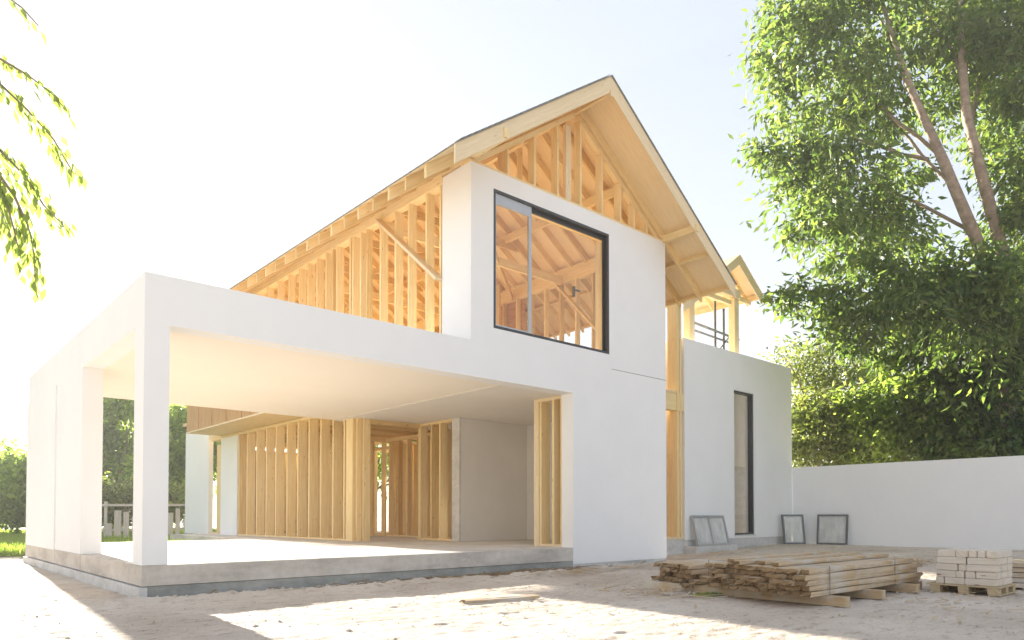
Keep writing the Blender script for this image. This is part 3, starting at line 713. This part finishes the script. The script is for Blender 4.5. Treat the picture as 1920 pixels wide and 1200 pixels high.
# grass blades
def grass(name, x0, x1, y0, y1, n, hgt, label=None, mask=None):
    x = rs.uniform(x0, x1, n); y = y0+(y1-y0)*rs.rand(n)**1.5
    if mask is not None: k = mask(x, y); x = x[k]; y = y[k]
    P = np.stack([x, y, np.zeros_like(x)], -1); D = rs.normal(size=(len(x), 3))*.35; D[:, 2] = 1
    v, f = leaves(P, D, hgt, .035)
    return raw(name, v, f, M['grass'])
gr = grass('grass', -6, 14, 11.9, 42, 60000, .26, mask=lambda x, y: (x < 5.2) | (y > 18.8)); tag(gr, 'sunlit green grass of the lawn beyond the house', 'grass', kind='stuff')

# whitewashed rails at the back
fe = empty('old_fence', (5.2, 22.3, 0)); tag(fe, 'broken whitewashed wooden fence in front of garden trees', 'fence')
for i in range(12):
    x = -.9+i*.33; B(x, x+.16+random.uniform(-.04, .16), 0, .03, random.uniform(0, .2), 1.2+random.uniform(-.7, .4)).build('picket', M['fence'], fe)
for z in (.45, 1.45): MB().beam((-1, .06, z), (3.1, .06, z+.05), .05, .09).build('rail', M['fence'], fe)
for x in (-.9, .55, 2.9): B(x, x+.1, .09, .19, -.1, 1.6).build('post', M['fence'], fe)

# ------------------------------------------------------------------ overhanging branches, top left
nb = empty('overhanging_tree', (-3.6, -1.2, 0)); tag(nb, 'tree outside the frame with bright leafy twigs hanging in at top left', 'tree')
nbl = Vector(nb.location)
mb = MB()
tube(mb, [Vector(q) for q in ((0, 0, -.2), (.02, -.05, 1.6), (.1, -.3, 3.0), (.3, -.9, 4.3), (.5, -1.5, 5.0))], [.17, .15, .13, .10, .07], 10)
mb.build('trunk', M['bark'], nb, True)
sprays = [[(-2.04, -3.93, 4.47), (-1.88, -4.06, 4.31), (-1.78, -4.15, 4.21), (-1.7, -4.21, 4.1)],
          [(-2.03, -3.92, 4.06), (-1.88, -4.05, 3.89), (-1.75, -4.16, 3.79), (-1.64, -4.26, 3.68), (-1.55, -4.33, 3.55)],
          [(-2.03, -3.92, 3.9), (-1.88, -4.05, 3.73), (-1.75, -4.16, 3.57), (-1.62, -4.27, 3.38), (-1.52, -4.35, 3.16)],
          [(-2.02, -3.91, 3.49), (-1.87, -4.04, 3.31), (-1.75, -4.14, 3.15), (-1.66, -4.21, 2.97), (-1.56, -4.3, 2.83)],
          [(-1.87, -4.04, 3.15), (-1.80, -4.10, 3.02), (-1.73, -4.12, 2.85), (-1.70, -4.17, 2.65), (-1.69, -4.16, 2.45)],
          [(-1.94, -3.97, 3.25), (-1.85, -4.05, 3.05), (-1.8, -4.09, 2.82), (-1.76, -4.12, 2.61)],
          [(-1.98, -3.9, 3.3), (-1.90, -3.95, 3.1), (-1.86, -4.0, 2.95), (-1.8, -4.02, 2.78)]]
bases = {0: (-3.1, -2.7, 5.0), 1: (-2.6, -3.4, 4.4), 2: (-2.6, -3.4, 4.4), 3: (-2.5, -3.5, 3.9), 4: (-1.98, -3.93, 3.35), 5: (-2.5, -3.5, 3.9), 6: (-2.5, -3.5, 3.9)}
LP = []; LD = []
mbt = MB()
tube(mbt, [Vector(q)-nbl for q in ((-3.1, -2.7, 5.0), (-2.8, -3.1, 4.7), (-2.6, -3.4, 4.4), (-2.5, -3.5, 3.9))], [.06, .045, .03, .016], 7)
for i, s_ in enumerate(sprays):
    P = [Vector(bases[i])]+[Vector(q) for q in s_]; P = [p-nbl for p in P]
    tube(mbt, P, list(np.linspace(.011, .003, len(P))), 6)
    dn = {0: 1.0, 1: 1.0, 2: 1.5, 3: 1.7, 4: 2.0, 5: 2.0, 6: 1.6}[i]
    for a, b_ in zip(P[:-1], P[1:]):
        L = (b_-a).length; k = max(2, int(L/.019*dn))
        for j in range(k):
            p = a.lerp(b_, (j+random.random())/k); d = (b_-a).normalized()
            side = d.cross(Vector((random.uniform(-.4, .4), random.uniform(-.4, .4), 1))).normalized()*(1 if j % 2 else -1)
            LP.append(p+Vector([random.gauss(0, .016*dn) for _ in range(3)])); LD.append(d*.9+side*.55+Vector((0, 0, -.75-random.random()*.5)))
v, f = leaves(np.array([tuple(p) for p in LP]), np.array([tuple(p) for p in LD]), .088, .036, .2)
mbt.build('branch', M['bark'], nb, True)
raw('leaves', v, f, M['leaf_near'], nb)

# ------------------------------------------------------------------ lumber
def plank_mesh(name, L, wd, th, m, rough=.004, seed=0, ragged=.03, seg=10):
    """rough-sawn plank along +x, origin at its left bottom corner; ragged ends"""
    r = random.Random(seed); mb = MB()
    ring = [(0, 0), (.35, -.04), (.7, .0), (1, .04), (1.02, .5), (.98, 1), (.6, 1.05), (.3, .97), (0, 1), (-.02, .5)]
    off = (r.uniform(0, 9), r.uniform(0, 9)); bow = r.uniform(-.006, .006)
    N = len(ring)
    for i in range(seg+1):
        t = i/seg
        for (a, b_) in ring:
            e = 1.
            x = t*L
            if i in (0, seg): x += r.uniform(-ragged, ragged); 
            sh = .9 if i in (0, seg) else 1
            mb.v.append((x, (.5+(a-.5)*sh)*wd+r.uniform(-rough, rough), (.5+(b_-.5)*sh)*th+r.uniform(-rough, rough)*.6+bow*math.sin(math.pi*t)))
    per = 0
    for i in range(seg):
        for k in range(N):
            k2 = (k+1) % N
            mb.f.append((i*N+k, (i+1)*N+k, (i+1)*N+k2, i*N+k2))
            x0, x1 = i/seg*L+off[0], (i+1)/seg*L+off[0]; a0 = k*.03+off[1]; a1 = (k+1)*.03+off[1]
            mb.uv += [(x0, a0), (x1, a0), (x1, a1), (x0, a1)]
    mb.f.append(tuple(range(N))); mb.uv += [(ring[k][0]*.1, ring[k][1]*.1+off[1]) for k in range(N)]
    e = seg*N; mb.f.append(tuple(e+k for k in range(N))[::-1]); mb.uv += [(ring[k][0]*.1, ring[k][1]*.1) for k in range(N)][::-1]
    me = bpy.data.meshes.new(name); me.from_pydata(mb.v, [], mb.f)
    ul = me.uv_layers.new(name='UVMap'); ul.data.foreach_set('uv', np.array(mb.uv, dtype=np.float32).ravel())
    me.materials.append(m); me.materials.append(M['endgrain']); me.polygons[-1].material_index = 1; me.polygons[-2].material_index = 1
    me.update(); return me
PV = [plank_mesh('timber_plank', 3.2, w_, .058, M['old'], .004, i, .035) for i, w_ in enumerate((.15, .12, .14, .105, .13, .15, .11, .125))]
def put(me, loc, rz=0, ry=0, rx=0, label=None, cat='plank', group=None, name='timber_plank', sc=(1, 1, 1)):
    o = bpy.data.objects.new(name, me); COL.objects.link(o); o.location = loc; o.rotation_euler = (rx, ry, rz); o.scale = sc
    tag(o, label, cat, group); return o
G1 = 'planks of the large strapped lumber pile'
LN = ['bottom', 'second', 'middle', 'fourth', 'top']
yb0, yb1 = -5.87, -4.38
for lay in range(5):
    y = yb0+(random.uniform(0, .02) if lay < 4 else .0); k = 0; z = .115+lay*.062
    while y < yb1-.08:
        vi = random.randrange(8); wd = (.15, .12, .14, .105, .13, .15, .11, .125)[vi]
        x = 5.12+random.uniform(-.10, .10)+(y-yb0)*.22
        ln = 'weathered plank in the %s layer of the large strapped lumber pile' % LN[lay]
        jit = .014 if lay < 4 else .03
        put(PV[vi], (x, y, z+random.uniform(0, .003)), random.uniform(-jit, jit)+(.0 if k else 0), random.uniform(-.002, .002), random.uniform(-.02, .02), ln if k else 'weathered plank at the near edge of the %s layer of the large lumber pile' % LN[lay], 'plank', G1, sc=(random.uniform(.97, 1.07), 1, 1))
        y += wd+.004; k += 1
# a few loose ones on top
for i, (x, y, rz) in enumerate(((5.45, -5.2, .05), (5.2, -5.0, -.03), (5.5, -4.75, .04), (5.3, -5.45, -.015))):
    put(PV[(i*3) % 8], (x, y, .115+5*.062+.002), rz, 0, random.uniform(-.03, .03), 'loose plank lying across the top of the large lumber pile', 'plank', 'loose planks on the large lumber pile', sc=(.95, 1, .8))
G2 = 'planks of the smaller pile behind'
for lay in range(5):
    y = -4.28+.04*lay; z = .06+lay*.062; k = 0
    while y < -3.5:
        vi = random.randrange(8); wd = (.15, .12, .14, .105, .13, .15, .11, .125)[vi]
        put(PV[vi], (5.52+random.uniform(-.12, .12)+(y+4.3)*.25, y, z), random.uniform(-.02, .02), 0, random.uniform(-.03, .03), 'darker plank in the %s layer of the smaller pile behind the strapped lumber' % LN[lay], 'plank', G2, sc=(random.uniform(1.2, 1.35), 1, 1))
        y += wd+.006; k += 1
# bearers under the piles
def bearer(x, y0, y1, label, rz=0):
    t = B(-.05, .05, 0, y1-y0, 0, .11).build('timber_bearer', M['old'], None, False, .004); t.location = (x, y0, .0); t.rotation_euler.z = rz
    tag(t, label, 'bearer', 'bearers under the lumber')
bearer(5.62, -6.08, -3.3, 'squared bearer sticking out nearest the strapped corner of the pile', 0)
bearer(6.66, -6.06, -3.3, 'middle squared bearer under the near side of the lumber pile')
bearer(7.78, -6.06, -3.3, 'far squared bearer under the right end of the lumber pile')
bearer(8.35, -5.9, -3.3, 'short bearer mostly hidden under the far right end of the lumber pile')
# straps around the large pile
def strap(x, label):
    mb = MB(); z0, z1 = .108, .115+5*.062+.006; ya, yb_ = yb0-.012, yb1+.06
    mb.box(x, x+.013, ya-.003, ya, z0, z1+.012).box(x, x+.013, ya, yb_, z1+.009, z1+.012).box(x, x+.013, yb_, yb_+.003, z0, z1+.012).box(x, x+.013, ya, yb_, z0-.003, z0)
    o = mb.build('steel_strap', M['strap']); tag(o, label, 'strap', 'steel straps round the lumber')
strap(5.60, 'thin steel strap around the lumber pile near its ragged left end')
strap(7.48, 'thin steel strap around the lumber pile near its right end')

# ------------------------------------------------------------------ pallet of blocks
pc = Vector((8.10, -6.86, 0)); pa = RAD(1)
pal = empty('pallet', tuple(pc)); tag(pal, 'wooden pallet standing on the dirt under the pale blocks', 'pallet')
for i in range(3):
    for j in range(3):
        B(-.02+j*.32, .10+j*.32, -.02+i*.33, .10+i*.33, .018, .095).build('pallet_block', M['pallet'], pal)
for i in range(3): B(-.03, .76, -.03+i*.33, .09+i*.33, 0, .017).build('bottom_board', M['pallet'], pal)
for i in range(7): B(-.03+i*.115, .07+i*.115, -.04, .80, .096, .116, grain=1).build('deck_board', M['pallet'], pal)
rb = random.Random(5)
def block_mesh(dx, dy, dz):
    mb = MB(); mb.box(0, dx, 0, dy, 0, dz, grain=0 if dx > dy else 1)
    me_o = mb.build('timber_block', M['block']); import bmesh
    bm = bmesh.new(); bm.from_mesh(me_o.data)
    bmesh.ops.bevel(bm, geom=list(bm.edges), offset=.006, segments=2, affect='EDGES'); bm.to_mesh(me_o.data); bm.free()
    return me_o
LNB = ['bottom', 'second', 'middle', 'fourth', 'top']
for lay in range(5):
    z = .118+lay*.089
    sp = [[.36, .24, .10], [.24, .12, .10, .24], [.34, .10, .26], [.34, .34], [.12, .10, .10, .14, .22]][lay]
    y = 0
    for i, dy in enumerate(sp):
        cuts = [[.26, .22, .22], [.20, .26, .24], [.24, .22, .24], [.22, .24, .24], [.7]][lay]
        x = rb.uniform(-.01, .01)
        for j, dx in enumerate(cuts):
            b_ = block_mesh(dx-.006, dy-.007, .086); b_.location = (pc.x+x+rb.uniform(-.004, .004), pc.y+y+rb.uniform(-.003, .003), z); b_.rotation_euler.z = rb.uniform(-.012, .012)
            x += dx
            pos = 'nearest the camera corner' if (i == 0 and j == 0) else ('on the camera side' if j == 0 else ('on the front right side' if i == 0 else 'inside the stack'))
            tag(b_, 'pale cracked timber block in the %s layer on the pallet, %s' % (LNB[lay], pos), 'block', 'pale timber blocks stacked on the pallet')
        y += dy
# small stack at the right frame edge
t = empty('board_stack', (9.35, -7.02, 0)); tag(t, 'low stack of brown and green boards at the right frame edge', 'boards')

for i in range(5):
    B(-.0+.02*(i % 2), .9, 0, .8, .02+i*.07, .08+i*.07, grain=0).build('board', M['old' if i > 1 else 'block'], t)

# ------------------------------------------------------------------ leaning window frames
def winframe(name, label, p0, p1, h, lean, cols=1, dark='galv'):
    """bottom corners p0->p1, leaning back by 'lean' metres at the top (local +y is away from viewer)"""
    p0 = Vector(p0); p1 = Vector(p1); W = (p1-p0).length
    t = empty(name, tuple(p0)); tag(t, label, 'window frame', 'unfitted window frames leaning on the walls')
    ang = math.atan2(p1.y-p0.y, p1.x-p0.x); t.rotation_euler = (-math.asin(lean/h), 0, ang)
    b = .05; mb = MB()
    mb.box(0, b, 0, .06, 0, h).box(W-b, W, 0, .06, 0, h).box(b, W-b, 0, .06, 0, b).box(b, W-b, 0, .06, h-b, h)
    if cols == 2: mb.box(W/2-.03, W/2+.03, 0, .06, b, h-b)
    mb.build('frame', M[dark], t)
    ib = MB(); e = [(b, W-b)] if cols == 1 else [(b, W/2-.03), (W/2+.03, W-b)]
    for a, c in e:
        ib.box(a, a+.02, .012, .03, b, h-b).box(c-.02, c, .012, .03, b, h-b).box(a+.02, c-.02, .012, .03, b, b+.02).box(a+.02, c-.02, .012, .03, h-b-.02, h-b)
        B(a+.02, c-.02, .02, .026, b+.02, h-b-.02).build('glass_pane', M['dusty'], t)
    ib.build('sash', M['silver'], t)
winframe('window_frame', 'wide two pane aluminium window frame tilted against the wing wall below the tall window', (13.75, 1.27, .215), (15.3, 1.27, .215), .84, .2, 2, 'silver')
winframe('window_frame', 'dark single pane window frame leaning in the corner of wing and garden wall', (18.42, 1.30, .15), (19.08, .95, .15), .92, .12, 1)
winframe('window_frame', 'single pane window frame leaning flat against the garden wall', (19.16, .66, .15), (19.22, -.24, .15), .92, .1, 1)

# ------------------------------------------------------------------ small things on the ground
pk = put(plank_mesh('half_buried_plank', 1.05, .12, .04, M['old'], .003, 40), (2.62, -3.04, -.005), RAD(-9), 0, .08, 'short plank lying half buried in the sunlit sand', 'plank', None, 'half_buried_plank')
def clods(n, fx, size, m='dirt'):
    V = []; F = []
    base = np.array([(1, 0, 0), (-1, 0, 0), (0, 1, 0), (0, -1, 0), (0, 0, 1), (0, 0, -1)], float)
    tri = [(0, 2, 4), (2, 1, 4), (1, 3, 4), (3, 0, 4), (2, 0, 5), (1, 2, 5), (3, 1, 5), (0, 3, 5)]
    for i in range(n):
        x, y, z = fx(); s_ = size*random.lognormvariate(0, .5)
        v = base*np.array([s_*random.uniform(.7, 1.4), s_*random.uniform(.7, 1.3), s_*random.uniform(.4, .8)])*(1+.3*np.random.RandomState(i).normal(size=(6, 1)))
        a = random.uniform(0, 6.3); c, s2 = math.cos(a), math.sin(a); v = v@np.array([[c, s2, 0], [-s2, c, 0], [0, 0, 1]])
        o = len(V); V += [tuple(q+np.array([x, y, z])) for q in v]; F += [tuple(o+k for k in t_) for t_ in tri]
    me = bpy.data.meshes.new('rubble'); me.from_pydata(V, [], F); me.materials.append(M[m]); me.update()
    o = bpy.data.objects.new('rubble', me); COL.objects.link(o); return o
o = clods(1500, lambda: (random.uniform(.0, 10.6), -.12-abs(random.gauss(0, .22)), random.uniform(-.02, .02)), .016); tag(o, 'loose dirt clods and gravel along the slab footing', 'rubble', kind='stuff')
o = clods(2600, lambda: (random.uniform(-4, 9), random.uniform(-8.5, -.6), .0), .007); tag(o, 'small pebbles scattered over the bare sand', 'pebbles', kind='stuff')
# brushwood heaps
def brush(label, cx, cy, rx_, ry_, n, z=.06, m='old', k=1):
    mb = MB()
    for i in range(n):
        x = random.gauss(0, rx_); y = random.gauss(0, ry_); L = random.uniform(.12, .45)*k; a = random.gauss(0, .6)
        mb.beam((x, y, z*random.random()+.015), (x+L*math.cos(a), y+L*math.sin(a), z*random.random()+.02), random.uniform(.008, .03), random.uniform(.005, .012))
    o = mb.build('wood_scraps', M[m]); o.location = (cx, cy, gz(np.float64(cx), 0)); tag(o, label, 'scraps', kind='stuff')
brush('brown twigs and offcuts heaped between lumber and pallet', 13.5, -4.1, .7, .22, 90, .12)
brush('scattered bark and splinters in front of the slab end', 7.2, -.75, .8, .15, 110, .03, 'old')
brush('splinters on the ground left of the lumber pile', 5.0, -4.0, .35, .5, 50, .03, 'old')
brush('offcuts lying at the foot of the right wing plinth', 13.6, .6, 1.2, .2, 60, .05, 'old')
brush('bark chips and splinters strewn on the dirt in front of the pallet', 7.0, -6.9, 1.6, .5, 70, .02, 'old', .35)
brush('dark shards pushed up against the footing below the slab', 5.6, -.3, 1.6, .1, 150, .04, 'endgrain')
tuft = grass('weeds', 5.15, 5.6, -4.55, -4.3, 110, .04); tag(tuft, 'green weeds under the left end of the lumber pile', 'weeds', kind='stuff')

# ------------------------------------------------------------------ haze in the air
hz = bpy.data.materials.new('haze'); hz.use_nodes = True; n_ = hz.node_tree.nodes; n_.clear()
o_ = n_.new('ShaderNodeOutputMaterial'); pv = n_.new('ShaderNodeVolumePrincipled')
pv.inputs['Color'].default_value = (1, .985, .96, 1); pv.inputs['Density'].default_value = .0010; pv.inputs['Anisotropy'].default_value = .15
hz.node_tree.links.new(pv.outputs[0], o_.inputs['Volume'])
hb = B(-205, 255, -155, 255, -1.5, 22).build('haze', hz); tag(hb, kind='stuff')
